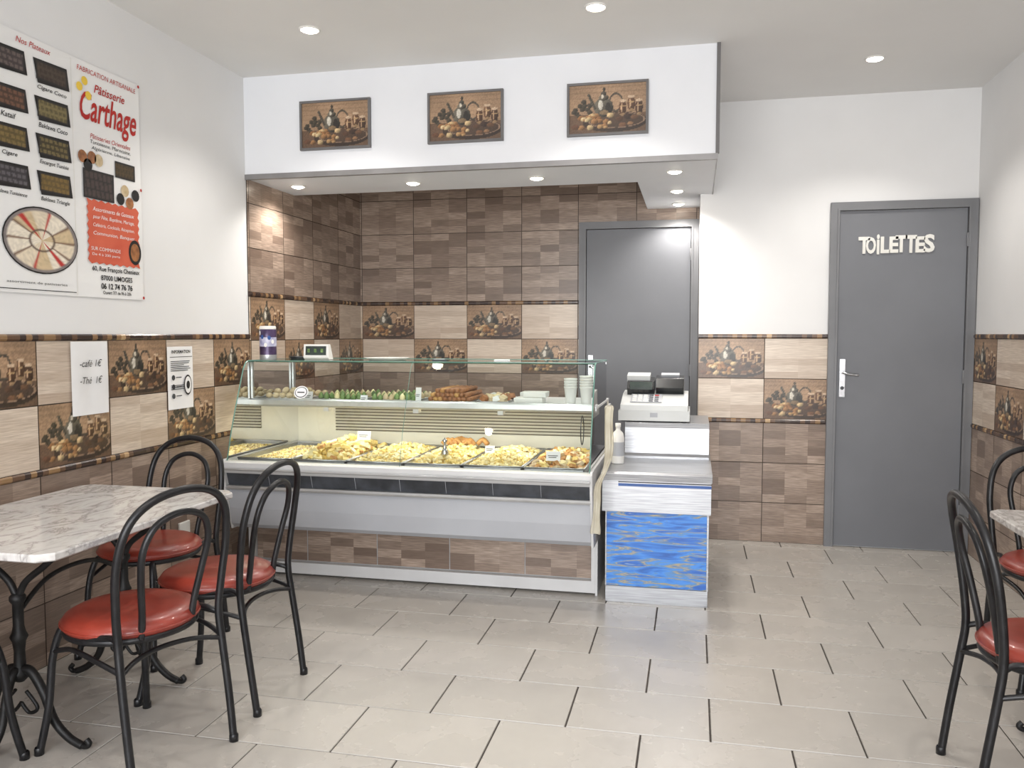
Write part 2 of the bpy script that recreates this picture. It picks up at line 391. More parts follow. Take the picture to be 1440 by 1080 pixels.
trim_strip('trim_5',(0,YB,0),(1,0,0),XA,.795,1.275,1.30); trim_strip('trim_6',(0,YB,0),(1,0,0),XA,.795,.75,.775)
b=B(); b.box(XR,XR+.12,YF-.12,YB,0,H,'white')
b.xf=plane_xf((XR,0,0),(0,-1,0),(0,0,1)); rect(b,-YB,-YF,0,1.30,.001,'grout'); b.xf=Matrix.Identity(4)
for z0,z1,k in std:
    tile_region(b,(XR,0,0),(0,-1,0),-YB,-2.5 if k!='dark' else -YF,z0,z1,-YB,.4,k,0 if z0>1 else 1)
    if k!='dark': tile_region(b,(XR,0,0),(0,-1,0),-2.5,-YF,z0,z1,-YB,.4,'dark')
b.finish('wall_right',fixn=False)
trim_strip('trim_7',(XR,0,0),(0,-1,0),-YB,-YF,1.275,1.30); trim_strip('trim_8',(XR,0,0),(0,-1,0),-YB,-YF,.75,.775)
b=B(); y0,y1=YF-.12,YF
b.box(XL,-2.25,y0,y1,0,H,'white'); b.box(1.4,XR,y0,y1,0,H,'white'); b.box(-2.25,1.4,y0,y1,2.55,H,'white'); b.box(-2.25,1.4,y0,y1,0,.25,'white')
b.finish('wall_front')
b=B()
for x in (-2.25,-1.05,.15,1.35): b.box(x,x+.05,YF-.09,YF-.03,.25,2.55,'gdark')
b.box(-2.25,1.4,YF-.09,YF-.03,.25,.31,'gdark'); b.box(-2.25,1.4,YF-.09,YF-.03,2.49,2.55,'gdark')
b.box(-2.2,1.36,YF-.065,YF-.055,.31,2.49,'wglass'); b.finish('unseen_window_1')  # unseen storefront window, put in to let the fill light through
b=B(); b.box(XL-.12,XR+.12,YF-.12,YA+.12,H,H+.1,'ceil'); b.finish('ceiling')
# floor
b=B(); b.box(XL-.12,XR+.12,YF-.12,YA+.12,-.1,-.003,'fgrout')
g=.004
tw,tl=.322,.47
r=math.floor((YF-2.64)/tw)
while 2.64+r*tw<YA:
    ya=max(2.64+r*tw,YF); yb=min(2.64+(r+1)*tw,YA)
    off=-.40 if r%2==0 else -.622
    k=math.floor((XL-off)/tl)
    while off+k*tl<XR:
        xa=max(off+k*tl,XL); xb=min(off+(k+1)*tl,XR)
        if xb-xa>.02 and yb-ya>.02:
            j=random.uniform(-1,1)*4; c=lin((178+j,173+j,166+j))
            vs=[(xa+g,ya+g,0),(xb-g,ya+g,0),(xb-g,yb-g,0),(xa+g,yb-g,0)]
            e=.0015
            vs2=[(xa+g-e,ya+g-e,-.003),(xb-g+e,ya+g-e,-.003),(xb-g+e,yb-g+e,-.003),(xa+g-e,yb-g+e,-.003)]
            b.add(vs+vs2,[(0,1,2,3),(4,5,1,0),(5,6,2,1),(6,7,3,2),(7,4,0,3)],'floor',cols=[c]*8)
        k+=1
    r+=1
b.finish('floor',fixn=False)

# bulkhead (dropped soffit)
ZS=2.17
b=B()
b.box(XL,XS,YS,4.83,ZS,H,'bulk'); b.box(-.325,XS,4.83,YB,ZS,H,'bulk'); b.box(-.325,XA,YB,YA,ZS,H,'bulk')
b.finish('bulkhead')
b=B(); b.box(XL,XS+.006,YS-.006,YS,ZS-.003,ZS+.022,'gmid'); b.box(XS,XS+.006,YS,YB,ZS-.003,ZS+.022,'gmid'); b.box(XL,XS+.006,YS-.006,YS+.02,ZS-.006,ZS-.003,'gmid'); b.finish('trim_9')
b=B(); b.box(XS-.006,XS+.012,YS-.010,YS+.012,ZS+.022,H,'gdark'); b.finish('trim_10')

# doors
def door(name,x0,x1,yw,handle_left=True):
    b=B(); f=.05; t=2.088
    b.box(x0,x0+f,yw-.035,yw,0,t,'frame'); b.box(x1-f,x1,yw-.035,yw,0,t,'frame'); b.box(x0+f,x1-f,yw-.035,yw,t-f,t,'frame')
    b.box(x0+f+.004,x1-f-.004,yw-.022,yw-.002,.008,t-f-.004,'door')
    b.box(x0+f-.012,x0+f,yw-.041,yw-.035,0,t-f+.012,'frame'); b.box(x1-f,x1-f+.012,yw-.041,yw-.035,0,t-f+.012,'frame'); b.box(x0+f,x1-f,yw-.041,yw-.035,t-f,t-f+.012,'frame')
    if handle_left:
        hx=x0+f+.035; y=yw-.022
        b.box(hx-.016,hx+.016,y-.006,y,.92,1.15,'chrome')
        b.tube([(hx,y-.004,1.07),(hx,y-.045,1.07),(hx+.012,y-.052,1.068),(hx+.03,y-.052,1.06),(hx+.085,y-.05,1.055)],.008,'chrome',10)
        b.tube([(hx,y-.006,.975),(hx,y-.014,.975)],.011,'slate',10,spl=False)
        for hz in (.25,1.05,1.85): b.tube([(x1-f-.004,yw-.036,hz-.04),(x1-f-.004,yw-.036,hz+.04)],.006,'frame',8,spl=False)
    return b.finish(name,bevel=.002)
door('door_1',.797,1.604,YB); door('door_2',-.80,XA-.003,YA,True)
b=B(); b.xf=plane_xf((.955,YB-.022,1.83),(1,0,0),(0,0,1))
for ch,xa_,xb_,cy,hh in(('T',0,.064,0,.10),('O',.042,.098,-.002,.098),('i',.102,.118,.004,.118),('L',.120,.160,-.004,.092),('L',.142,.182,.0,.098),('E',.172,.222,0,.096),('T',.206,.27,.004,.10),('T',.260,.322,.002,.104),('E',.316,.368,-.002,.094),('S',.360,.42,.004,.106)):
    if xa_==.120: continue
    dx=-.012 if ch=='L' else 0
    text(b,ch,(xa_+xb_)/2+dx,cy,xb_-xa_-dx,'sign',z=.005,h=hh,bold=.035,ext=.004)
b.finish('toilet_sign')

# pictures
for cx in (-1.917,-1.184,-.44):
    b=B(); w,h=.205,.132
    b.xf=plane_xf((0,0,0),(1,0,0),(0,0,1))
    grid(b,-w+.012,w-.012,-h+.012,h-.012,.012,96,60,still_life)
    for x0,x1,z0,z1 in((-w,w,-h,-h+.012),(-w,w,h-.012,h),(-w,-w+.012,-h+.012,h-.012),(w-.012,w,-h+.012,h-.012)):
        b.box(x0,x1,z0,z1,0,.02,'gdark')
    b.box(-w+.01,w-.01,-h+.01,h-.01,0,.01,'gdark')
    b.finish('framed_picture',loc=(cx,YS,2.437))

# spots
def spot(x,y,z,power,r=.042,spread=120):
    b=B()
    b.lathe([(r*.95,-.004),(r*1.0,-.007),(r*1.1,-.006),(r*1.2,0)],(0,0,0),'cup',28)
    b.lathe([(0,-.016),(r*.4,-.0145),(r*.75,-.010),(r*.96,-.003)],(0,0,0),'bulb',24)
    o=b.finish('recessed_spotlight',loc=(x,y,z))
    l=bpy.data.lights.new('bulb_light','SPOT'); l.energy=power; l.color=(1,.95,.89); l.spot_size=math.radians(spread); l.spot_blend=.6; l.shadow_soft_size=.03
    lo=bpy.data.objects.new('bulb_light',l); scn.collection.objects.link(lo); lo.parent=o; lo.location=(0,0,-.028)
for x,y in((-1.775,3.66),(-.435,3.68),(.897,4.66),(.897,2.4),(-1.775,1.2),(-.435,1.2),(.897,.4)): spot(x,y,H,34)
for x,y in((-2.285,4.53),(-1.587,4.57),(-.864,4.57),(-.11,4.55),(-.11,5.16),(-.11,5.68)): spot(x,y,ZS,21,.038,145)

# ---------------------------------------------------------------- poster
b=B(); b.xf=plane_xf((XL+.006,0,0),(0,1,0),(0,0,1))
def sheet(b,x0,x1,y0,y1,mat,amp=.004,nx=24,ny=6,ph=0):
    vs=[];w=nx+1
    for j in range(ny+1):
        for i in range(nx+1):
            u=i/nx;v=j/ny; vs.append((x0+(x1-x0)*u,y0+(y1-y0)*v,amp*(math.sin(u*9+ph)*math.sin(v*3.14))-.001))
    b.add(vs,[(j*w+i,j*w+i+1,(j+1)*w+i+1,(j+1)*w+i) for j in range(ny) for i in range(nx)],mat,True)
sheet(b,2.26,3.345,1.455,2.42,'vinyl',amp=.0008)
rect(b,2.925,2.928,1.46,2.41,.0015,'sign')
rect(b,2.48,2.92,1.468,1.471,.002,'ink')
text(b,'Nos Plateaux',2.735,2.392,.17,'redink',shear=.3)
names=[['Baklawa Qalbelouz','Cigare Coco'],['Kataif','Baklawa Coco'],['Cigare','Escargot Tunisie'],['Baklawa Tunisienne','Baklawa Triangle']]
cl=[[((60,50,50),(96,84,80)),((70,58,46),(54,40,34))],[((70,48,36),(110,76,56)),((120,108,70),(90,80,50))],[((90,76,40),(120,100,56)),((60,52,30),(112,98,60))],[((52,48,52),(92,88,92)),((96,78,40),(120,96,46))]]
for r in range(4):
    zc=2.31-.141*r
    for c in range(3):
        x0,x1=((2.51,2.70),(2.73,2.915),(2.29,2.48))[c]
        cc=cl[r][c%2]
        b.add([(x0,zc+.04,.002),(x0+.02,zc-.05,.002),(x1,zc-.04,.002),(x1-.012,zc+.045,.002)],[(0,1,2,3)],'ink')
        grid(b,x0+.012,x1-.012,zc-.036,zc+.036,.003,30,16,tray_pic(*cc))
        text(b,names[r][c%2],(x0+x1)/2,zc-.066,.15 if len(names[r][c%2])>8 else .07,'ink',shear=.25,maxh=.02,bold=.01)
disc(b,2.745,1.66,.19,.128,.002,'ink')
def plat(U,V):
    C=np.zeros(U.shape+(3,)); x=(U-.5)*2;y=(V-.5)*2; a=np.arctan2(y,x); r=np.sqrt(x*x+y*y)
    k=np.floor(a/(math.pi/5)).astype(int)%3
    C[:]=lc((226,212,188)); C[k==0]=lc((206,184,148)); C[k==1]=lc((234,224,206)); C[(np.abs(np.sin(a*5))<.10)&(r>.35)]=lc((120,90,70))
    C[((np.abs(np.sin(a+.9))<.07)|(np.abs(np.sin(a-.3-1.0))<.06))&(r<.92)]=lc((186,50,44))
    C[(r>.32)&(r<.36)]=lc((90,70,60)); C[r>.93]=lc((130,122,120))
    return C*(rs.rand(*U.shape)*.25+.82)[...,None]
NA,NR=72,18; vs=[]
for j in range(NR+1):
    for i in range(NA):
        a=2*math.pi*i/NA; rr=max(j/NR,.001); vs.append((2.745+.184*rr*math.cos(a),1.66+.122*rr*math.sin(a),.003))
uu=np.array([[.5+.5*(j/NR)*math.cos(2*math.pi*i/NA) for i in range(NA)] for j in range(NR+1)]); vv=np.array([[.5+.5*(j/NR)*math.sin(2*math.pi*i/NA) for i in range(NA)] for j in range(NR+1)])
cc=plat(uu,vv); cols=[(*[float(q) for q in cc[j,i]],1) for j in range(NR+1) for i in range(NA)]
b.add(vs,[(j*NA+i,j*NA+(i+1)%NA,(j+1)*NA+(i+1)%NA,(j+1)*NA+i) for j in range(NR) for i in range(NA)],'paint',False,cols)
text(b,'assortiment de patisseries',2.72,1.495,.3,'ink',maxh=.012)
text(b,'FABRICATION ARTISANALE',3.14,2.385,.36,'redink',maxh=.022,shear=.1)
text(b,'Pâtisserie',3.15,2.325,.19,'redink',shear=.3,bold=.01,maxh=.055)
text(b,'Carthage',3.145,2.225,.35,'redink',shear=.3,bold=.016,h=.155)
for x,y in((2.97,2.31),(3.0,2.34),(3.02,2.285)): disc(b,x,y,.018,.018,.003,'yellow',12)
text(b,'Pâtisseries Orientales',3.15,2.125,.25,'redink',shear=.2,maxh=.022); text(b,'Tunisienne, Marocaine,',3.15,2.10,.25,'ink',shear=.2,maxh=.018); text(b,'Algérienne, Libanaise',3.15,2.075,.24,'ink',shear=.2,maxh=.018)
grid(b,2.975,3.16,1.865,1.985,.003,30,18,tray_pic((40,34,34),(70,58,54)))
grid(b,3.17,3.30,1.98,2.05,.003,20,12,tray_pic((80,62,36),(60,50,30)))
for x,y,m in((2.975,2.03,'br'),(3.03,2.035,'br'),(3.005,2.0,'ink'),(3.07,2.03,'bei'),(3.23,1.93,'bei'),(3.26,1.88,'br'),(3.30,1.92,'ink'),(3.2,1.89,'ink')): disc(b,x,y,.026,.026,.0035,m,14)
N=60; vs=[]
for i in range(N):
    t=i/N*4; s=int(t); f=t-s; w,h=.165,.135
    p=[(-w+2*w*f,-h),(w,-h+2*h*f),(w-2*w*f,h),(-w,h-2*h*f)][s]; k=1.0 if i%2 else .94
    vs.append((3.155+p[0]*k,1.73+p[1]*k,.003))
b.add(vs,[tuple(range(N))],'orange')
for i,t in enumerate(('Assortiments de Gateaux','pour Fête, Baptême, Mariage,','Cafétéria, Cocktails, Réception,','Communion, Banquet')): text(b,t,3.155,1.825-.034*i,.26,'paper',z=.004,shear=.2,maxh=.02)
text(b,'SUR COMMANDE',3.1,1.66,.18,'paper',z=.004,maxh=.015); text(b,'De 4 à 200 parts',3.1,1.635,.17,'paper',z=.004,maxh=.014)
disc(b,3.285,1.665,.042,.055,.0045,'ink',24); disc(b,3.285,1.665,.03,.04,.005,'br',20)
text(b,'60, Rue François Chenieux',3.165,1.575,.30,'ink',bold=.02,maxh=.028); text(b,'87000 LIMOGES',3.165,1.54,.2,'ink',bold=.02,maxh=.026)
text(b,'06 12 74 76 76',3.165,1.505,.2,'ink',bold=.03,maxh=.026); text(b,'Ouvert 7/7 de 9h à 20h',3.165,1.478,.18,'ink',bold=.02,maxh=.016)
for x,y in((3.335,2.41),(3.335,1.465),(3.335,1.95)): disc(b,x,y,.007,.007,.006,'redink',10)
b.finish('wall_poster',fixn=False)
b=B(); b.xf=plane_xf((XL+.012,0,0),(0,1,0),(0,0,1)); sheet(b,2.872,3.085,.965,1.27,'paper',.002)
text(b,'-café 1€',2.98,1.18,.13,'ink',z=.004,shear=.3,h=.03); text(b,'-Thé  1€',2.98,1.11,.13,'ink',z=.004,shear=.3,h=.03); b.finish('handwritten_notice',fixn=False)
b=B(); b.xf=plane_xf((XL+.012,0,0),(0,1,0),(0,0,1)); sheet(b,3.497,3.70,.935,1.24,'paper',.002)
text(b,'INFORMATION',3.6,1.215,.15,'ink',z=.004,bold=.03,h=.016)
rect(b,3.51,3.69,1.188,1.191,.004,'ink')
for i in range(16):
    z=1.17-i*.009
    if i<6 or i>12: rect(b,3.515,3.515+.16*random.uniform(.6,1),z-.0035,z,.004,'slate')
for i in range(3):
    disc(b,3.535,1.09-.045*i,.013,.013,.004,'slate',14); rect(b,3.555,3.60,1.088-.045*i,1.092-.045*i,.004,'slate')
disc(b,3.65,1.05,.032,.05,.004,'ink',24); disc(b,3.65,1.05,.026,.042,.005,'paper',24); disc(b,3.65,1.05,.014,.02,.006,'ink',20)
b.finish('printed_notice',fixn=False)
b=B(); b.xf=plane_xf((XL+.004,3.6,.33),(0,1,0),(0,0,1)); b.box(-.042,.042,-.042,.042,0,.012,'cup'); b.lathe([(.024,.012),(.022,.006),(0,.006)],(0,0,0),'regw',20); b.finish('wall_socket',bevel=.003)

# ---------------------------------------------------------------- display case
X0,X1=-2.345,-.463
b=B()
b.box(X0,X1,4.03,4.78,.012,.072,'casewhite')
for x in (X0+.08,X1-.14):
    for y in (4.1,4.65): b.box(x,x+.06,y,y+.06,0,.012,'slate')
b.box(X0+.02,X1-.02,4.07,4.75,.072,.60,'casewhite')
b.box(X0,X0+.02,4.03,4.78,.072,.60,'casewhite'); b.box(X1-.02,X1,4.03,4.78,.072,.60,'casewhite')
tile_region(b,(0,4.066,0),(1,0,0),X0+.02,X1-.02,.075,.30,X0+.02-.1,.40,'dark')
b.prism([(3.835,.50),(3.83,.485),(3.83,.40),(3.845,.315),(3.87,.292),(3.90,.285),(4.03,.285),(4.03,.50)],X0,X1,'casegrey')
b.prism([(3.80,.503),(3.797,.512),(3.803,.522),(3.90,.522),(3.90,.503)],X0-.004,X1+.004,'steel2')
b.prism([(3.825,.522),(3.805,.588),(3.9,.588),(3.9,.522)],X0,X1,'slate')
for i in range(1,8): x=X0+i*(X1-X0)/8; b.prism([(3.8235,.524),(3.803,.587),(3.83,.587),(3.83,.524)],x-.001,x+.001,'casegrey')
b.prism([(3.798,.588),(3.785,.60),(3.775,.625),(3.775,.645),(3.80,.650),(3.84,.650),(3.84,.588)],X0-.004,X1+.004,'casewhite')
b.prism([(3.77,.606),(3.766,.612),(3.77,.618),(3.79,.618),(3.79,.606)],X0-.004,X1+.004,'steel2')
b.box(X0,X1,3.84,4.62,.588,.625,'casewhite')
b.box(X0,X1,3.9,4.07,.40,.588,'casewhite')
b.box(X0,X1,4.60,4.64,.60,.93,'cream')
for i in range(9):
    z=.725+i*.018; b.box(X0+.25,X1-.06,4.592,4.60,z,z+.006,'vent'); b.prism([(4.60,z+.006),(4.588,z+.008),(4.60,z+.017)],X0+.25,X1-.06,'cream')
b.box(X0,X1,4.64,4.78,.60,.90,'casewhite')
b.box(X0,X1,4.07,4.66,.928,.940,'casewhite')
b.prism([(4.045,.912),(4.04,.922),(4.04,.947),(4.05,.954),(4.075,.954),(4.075,.912)],X0,X1,'steel2')
for x in (-1.4,-.95,-1.9): b.box(x-.015,x+.015,4.045,4.09,.892,.912,'casewhite')
b.tube([(X0+.05,4.13,.914),(X1-.05,4.13,.914)],.009,'tube',10,spl=False)
for x in (X0+.006,X1-.018):
    b.box(x,x+.012,4.52,4.545,.94,1.15,'steel2'); b.box(x,x+.012,4.05,4.066,.94,1.15,'steel2')
b.box(X0,X1,4.515,4.55,1.135,1.15,'steel2')
for x0,x1 in ((X0-.012,X0),(X1,X1+.012)):
    b.prism([(4.03,.0),(4.03,.28),(3.86,.285),(3.83,.40),(3.80,.50),(3.785,.59),(3.775,.645),(3.80,.66),(4.78,.66),(4.78,0)],x0,x1,'casewhite')
b.tube([(-.56,4.25+.06*math.cos(a),.80+.075*math.sin(a)) for a in [i*math.pi/4 for i in range(8)]],.003,'black',6,closed=True)
case=b.finish('refrigerated_display_case',bevel=.002)
g=B()
prof=[(3.81,.650),(3.855,.80),(3.905,.93),(3.955,1.05),(3.985,1.12),(4.01,1.15),(4.04,1.158)]
mid=(X0+X1)/2
for xa,xb in ((X0+.008,mid-.003),(mid+.003,X1-.008)):
    for i in range(len(prof)-1):
        a=prof[i];c=prof[i+1]
        g.add([(xa,a[0],a[1]),(xb,a[0],a[1]),(xb,c[0],c[1]),(xa,c[0],c[1])],[(0,1,2,3)],'glass',True)
g.box(X0+.008,X1-.008,4.04,4.55,1.152,1.158,'glass')
g.box(X0+.002,X1-.002,4.036,4.041,1.151,1.160,'glassedge'); g.box(X0+.002,X1-.002,4.549,4.553,1.151,1.160,'glassedge')
side=prof[:]+[(4.54,1.15),(4.54,.945),(4.60,.93),(4.60,.66),(3.83,.66)]
for x in (X0+.003,X1-.003):
    g.add([(x,y,z) for y,z in side],[tuple(range(len(side)))],'glass')
    g.tube([(x,y,z) for y,z in prof+[(4.54,1.155)]],.0035,'glassedge',6,spl=False)
g.tube([(mid,y-.001,z) for y,z in prof],.0015,'glassedge',6,spl=False)
g.finish('glass_canopy',parent=case,fixn=False)
l=bpy.data.lights.new('tube_light','AREA'); l.shape='RECTANGLE'; l.size=1.75; l.size_y=.04; l.energy=6; l.color=(1,.94,.82)
lo=bpy.data.objects.new('tube_light',l); scn.collection.objects.link(lo); lo.location=(mid,4.13,.90); lo.rotation_euler=(math.radians(12),0,0); lo.parent=case

nT=6; wT=(X1-X0-.06)/nT
def tray(i):
    b=B(); w=wT/2-.006; d=.33
    b.box(-w,w,-d,d,0,.004,'steel')
    for a in ((-w,-w+.004,-d,d),(w-.004,w,-d,d),(-w,w,-d,-d+.004),(-w,w,d-.004,d)): b.box(a[0],a[1],a[2],a[3],0,.032,'steel')
    b.tube([(-w,-d,.033),(w,-d,.033),(w,d,.033),(-w,d,.033)],.005,'steel',6,closed=True,spl=False)
    if i==0: spec=[('y2',.007),('bei',.006),('y1',.006)];n=320;hh=.012;hb=.012
    elif i==1: spec=[('y1',.018),('y2',.022),('y2',.018),('y1',.018),('y3',.014)];n=190;hh=.095;hb=.02
    elif i==5: spec=[('y3',.018),('y1',.02),('bei',.018),('y2',.016)];n=170;hh=.05;hb=.02
    elif i==4: spec=[('y1',.010),('y2',.012),('y2',.01)];n=480;hh=.05;hb=.022
    else: spec=[('y1',.011),('y2',.012)];n=480;hh=.052;hb=.02
    for _ in range(n):
        x=random.uniform(-w+.02,w-.02); y=random.uniform(-d+.02,d-.02)
        m,s=random.choice(spec); z=hb+hh*(1-(x/w)**2)*(1-(y/d)**4)*random.uniform(.3,1)
        b.chunk((x,y,z),(s*random.uniform(.8,1.5),s*random.uniform(.4,.8),s*.45),m)
    if i==3:
        for _ in range(10):
            x=random.uniform(-.1,.12);y=random.uniform(.2,.3); b.tube([(x-.03,y,.06),(x,y+.01,.085),(x+.03,y-.005,.06)],.013,'y3',8,k=3)
    b.add([(-w+.005,-d+.005,hb),(w-.005,-d+.005,hb),(w-.005,d-.005,hb),(-w+.005,d-.005,hb)],[(0,1,2,3)],spec[0][0])
    return b.finish('pastry_tray',loc=(X0+.03+wT*(i+.5),4.19,.626))
for i in range(nT): tray(i)
def upper_plate(x,y,w,d,items,z=.941):
    b=B(); b.box(-w,w,-d,d,0,.004,'cup'); b.tube([(-w,-d,.006),(w,-d,.006),(w,d,.006),(-w,d,.006)],.004,'steel',6,closed=True,spl=False); items(b,w,d); return b.finish('pastry_platter',loc=(x,y,z))
def biscuits(b,w,d):
    for i in range(6):
        for j in range(4): b.ball((-w+.02+i*(2*w-.04)/5,-d+.03+j*(2*d-.06)/3,.022),.019,'bei',.75)
    for i in range(4):
        for j in range(2): b.ball((-w+.05+i*(2*w-.1)/3,-d+.07+j*.1,.045),.019,'bei',.75)
def greens(b,w,d):
    for i in range(8):
        for j in range(5):
            b.lathe([(.013,0),(.016,.010),(.012,.022),(.004,.032),(0,.035)],(-w+.02+i*(2*w-.04)/7,-d+.03+j*(2*d-.06)/4,.004+.008*random.random()),random.choice(['gr','gr','y2','bei']),9)
def rolls(b,w,d):
    for L,n in ((0,9),(1,8),(2,6)):
        for i in range(n):
            x=(i-(n-1)/2)*.026
            b.tube([(x,-d+.02,.018+L*.022),(x,d-.02,.018+L*.022)],.0125,random.choice(['br','y3','br']),9,spl=False)
def mixed(b,w,d):
    for i in range(4):
        for j in range(3): b.chunk((-w+.035+i*(2*w-.07)/3,-d+.05+j*.09,.02),(.02,.03,.014),random.choice(['br','y2','bei','cup']))
upper_plate(-2.19,4.30,.12,.17,biscuits); upper_plate(-1.87,4.30,.13,.17,greens); upper_plate(-1.56,4.30,.13,.17,greens); upper_plate(-1.25,4.30,.13,.17,rolls); upper_plate(-1.02,4.32,.08,.16,mixed)
b=B()
for x,y,z,w,h in((-.83,4.24,0,.075,.03),(-.80,4.26,.031,.06,.028),(-.84,4.38,0,.06,.05)):
    b.prism([(y-.05,z),(y-.06,z+h),(y+.06,z+h),(y+.05,z)],x-w,x+w,'cup')
b.finish('plastic_food_box',loc=(.0,-.03,.9415),bevel=.003)
def cups(x,y,n,r=.033):
    b=B()
    for k in range(n): b.lathe([(r*.72,0),(r,.085),(r*1.06,.087),(r*1.06,.092),(r*.98,.09),(r*.7,.004),(0,.004)],(0,0,k*.014),'cup',20)
    b.finish('plastic_cup_stack',loc=(x,y,.941))
cups(-.61,4.17,4); cups(-.53,4.17,5)
def tag(x,y,z,w=.05,h=.035,m='paper'):
    b=B(); b.prism([(0,0),(.012,h),(.014,h),(.004,0)],-w/2,w/2,m); b.xf=plane_xf((0,.004,h/2),(1,0,0),(0,.34,1))
    rect(b,-w*.35,w*.35,.000,.003,.006,'ink'); rect(b,-w*.3,w*.25,-.008,-.005,.006,'ink'); b.xf=Matrix.Identity(4)
    b.finish('price_tag',loc=(x,y,z))
tag(-1.72,4.12,.735,.075,.045); tag(-.66,3.93,.685,.07,.045); tag(-1.02,4.1,.69,.05,.035); tag(-1.405,4.1,.941,.03,.08); tag(-1.71,4.1,.941,.04,.035); tag(-2.03,4.1,.941,.05,.05)
b=B(); b.lathe([(.018,0),(.022,.01),(.012,.03),(.006,.06),(.014,.075),(0,.09)],(0,0,0),'chrome',16); b.finish('sugar_shaker',loc=(-1.22,3.97,.69))
zt=1.1585
b=B()
b.lathe([(0,0),(.043,0),(.045,.004),(.045,.03)],(0,0,0),'steel2',28); b.lathe([(.0452,.03),(.0452,.075)],(0,0,0),'purple',28); b.lathe([(.0453,.075),(.0453,.125)],(0,0,0),'lilac',28); b.lathe([(.0452,.125),(.0452,.165),(.042,.170)],(0,0,0),'purple',28); b.lathe([(.043,.168),(.044,.180),(.040,.186),(0,.186)],(0,0,0),'cup',28)
for a in range(6):
    th=-math.pi/2+(a-2.5)*.42; b.xf=plane_xf((.0458*math.cos(th),.0458*math.sin(th),.1),(-math.sin(th),math.cos(th),0),(0,0,1)); disc(b,0,random.uniform(-.05,.05),.009,.012,.0,'cup' if a%2 else 'bluep',10); b.xf=Matrix.Identity(4)
b.finish('drink_tin',loc=(-2.27,4.12,zt))
b=B(); b.prism([(-.02,0),(-.035,.01),(-.028,.085),(-.005,.085),(.03,.01),(.03,0)],-.075,.075,'cup')
b.add([(-.062,-.0355,.025),(.062,-.0355,.025),(.062,-.0305,.075),(-.062,-.0305,.075)],[(0,1,2,3)],'screen')
for i in range(3): b.box(-.05+i*.04,-.035+i*.04,-.0365,-.033,.04,.06,'gr')
b.finish('scale_display',loc=(-2.06,4.3,zt),bevel=.002)
b=B(); b.lathe([(0,0),(.10,.0),(.125,.012),(.13,.013),(.10,.004),(0,.004)],(0,0,0),'cup',30,sy=.7); b.finish('serving_dish',loc=(-1.66,4.32,zt))
b=B(); b.lathe([(0,0),(.09,.0),(.11,.012),(.115,.013),(.09,.004),(0,.004)],(0,0,0),'slate',30,sy=.8); b.finish('serving_dish',loc=(-2.22,4.40,zt)).scale=(.6,.6,1)
def flyer(x,y,z,m,r):
    b=B(); b.box(-.04,.04,-.025,.025,0,.006,m); b.box(-.03,.03,-.015,.015,.006,.0065,'paper'); b.finish('leaflet_stack',loc=(x,y,z),rz=r)
flyer(-1.35,4.3,zt,'slate',.3); flyer(-1.0,4.3,zt,'paper',.1)
b=B(); b.xf=plane_xf((-1.98,3.925,1.0),(1,0,0),(0,.38,.92)); disc(b,0,0,.04,.035,0,'paper',20); disc(b,0,0,.034,.029,.001,'slate',20); disc(b,0,0,.03,.025,.002,'paper',20); rect(b,-.02,.02,-.004,.002,.003,'ink'); b.xf=Matrix.Identity(4); b.finish('round_sticker',fixn=False)

# ---------------------------------------------------------------- till cabinet
b=B(); xa,xb=-.415,.085; yf=3.962
b.box(xa+.01,xb-.005,yf+.012,4.88,.0,.45,'steel')
b.box(xa+.012,xb-.008,yf+.006,yf+.012,.08,.447,'blue')
b.box(xa+.01,xb-.005,yf,yf+.012,.0,.078,'steel'); b.box(xb-.012,xb-.003,yf+.002,yf+.02,.078,.447,'steel'); b.box(xa+.008,xa+.014,yf+.002,yf+.02,.078,.447,'steel')
b.box(xa-.008,xb+.006,yf-.012,4.88,.447,.625,'steel')
b.prism([(yf-.02,.60),(yf-.025,.632),(yf-.015,.642),(4.88,.642),(4.88,.60)],xa-.014,xb+.01,'steel')
b.box(xa+.07,xb+.0065,yf-.0135,yf-.012,.572,.586,'bluep'); b.box(xa+.07,xb+.0065,yf-.0135,yf-.012,.590,.595,'ink')
b.prism([(4.44,.642),(4.45,.80),(4.46,.826),(4.93,.826),(4.93,.642)],xa+.06,xb+.002,'steel')
b.prism([(4.40,.642),(4.40,.655),(4.44,.665),(4.44,.642)],xa+.06,xb+.002,'steel')
b.finish('till_cabinet',bevel=.003)
b=B()
b.box(-.19,.19,-.17,.17,.0,.055,'regw')
b.prism([(-.17,.055),(-.165,.085),(.02,.135),(.15,.145),(.16,.055)],-.18,.18,'regw')
b.prism([(-.13,.097),(-.13,.101),(.0,.136),(.0,.131)],-.13,.04,'casegrey')
for i in range(5):
    for j in range(4):
        y=-.125+j*.03; z=.0985+(y+.13)*.27; b.box(-.12+i*.03,-.098+i*.03,y,y+.02,z,z+.008,'cup' if i<3 else 'redink' if i==4 and j==3 else 'slate')
b.prism([(.0,.125),(-.02,.165),(.0,.205),(.09,.225),(.13,.2),(.14,.13)],-.155,-.005,'regb')
b.prism([(.02,.13),(-.01,.17),(.02,.222),(.10,.235),(.14,.2),(.14,.13)],.003,.155,'regb')
b.prism([(.02,.2),(.01,.235),(.10,.250),(.12,.2)],-.158,-.03,'regw')
b.prism([(-.022,.16),(-.024,.176),(-.001,.203),(.004,.2)],-.14,-.016,'screen')
b.prism([(-.17,.02),(-.173,.045),(-.17,.047),(-.168,.02)],-.02,.02,'casegrey')
b.prism([(.05,.225),(.04,.24),(.09,.25),(.10,.235)],.03,.13,'casegrey')
for r in (-.16,.16):
    for y in(-.14,.14): b.box(r-.015,r+.015,y-.015,y+.015,-.006,0,'ink')
b.finish('cash_register',loc=(-.205,4.66,.832),bevel=.004)
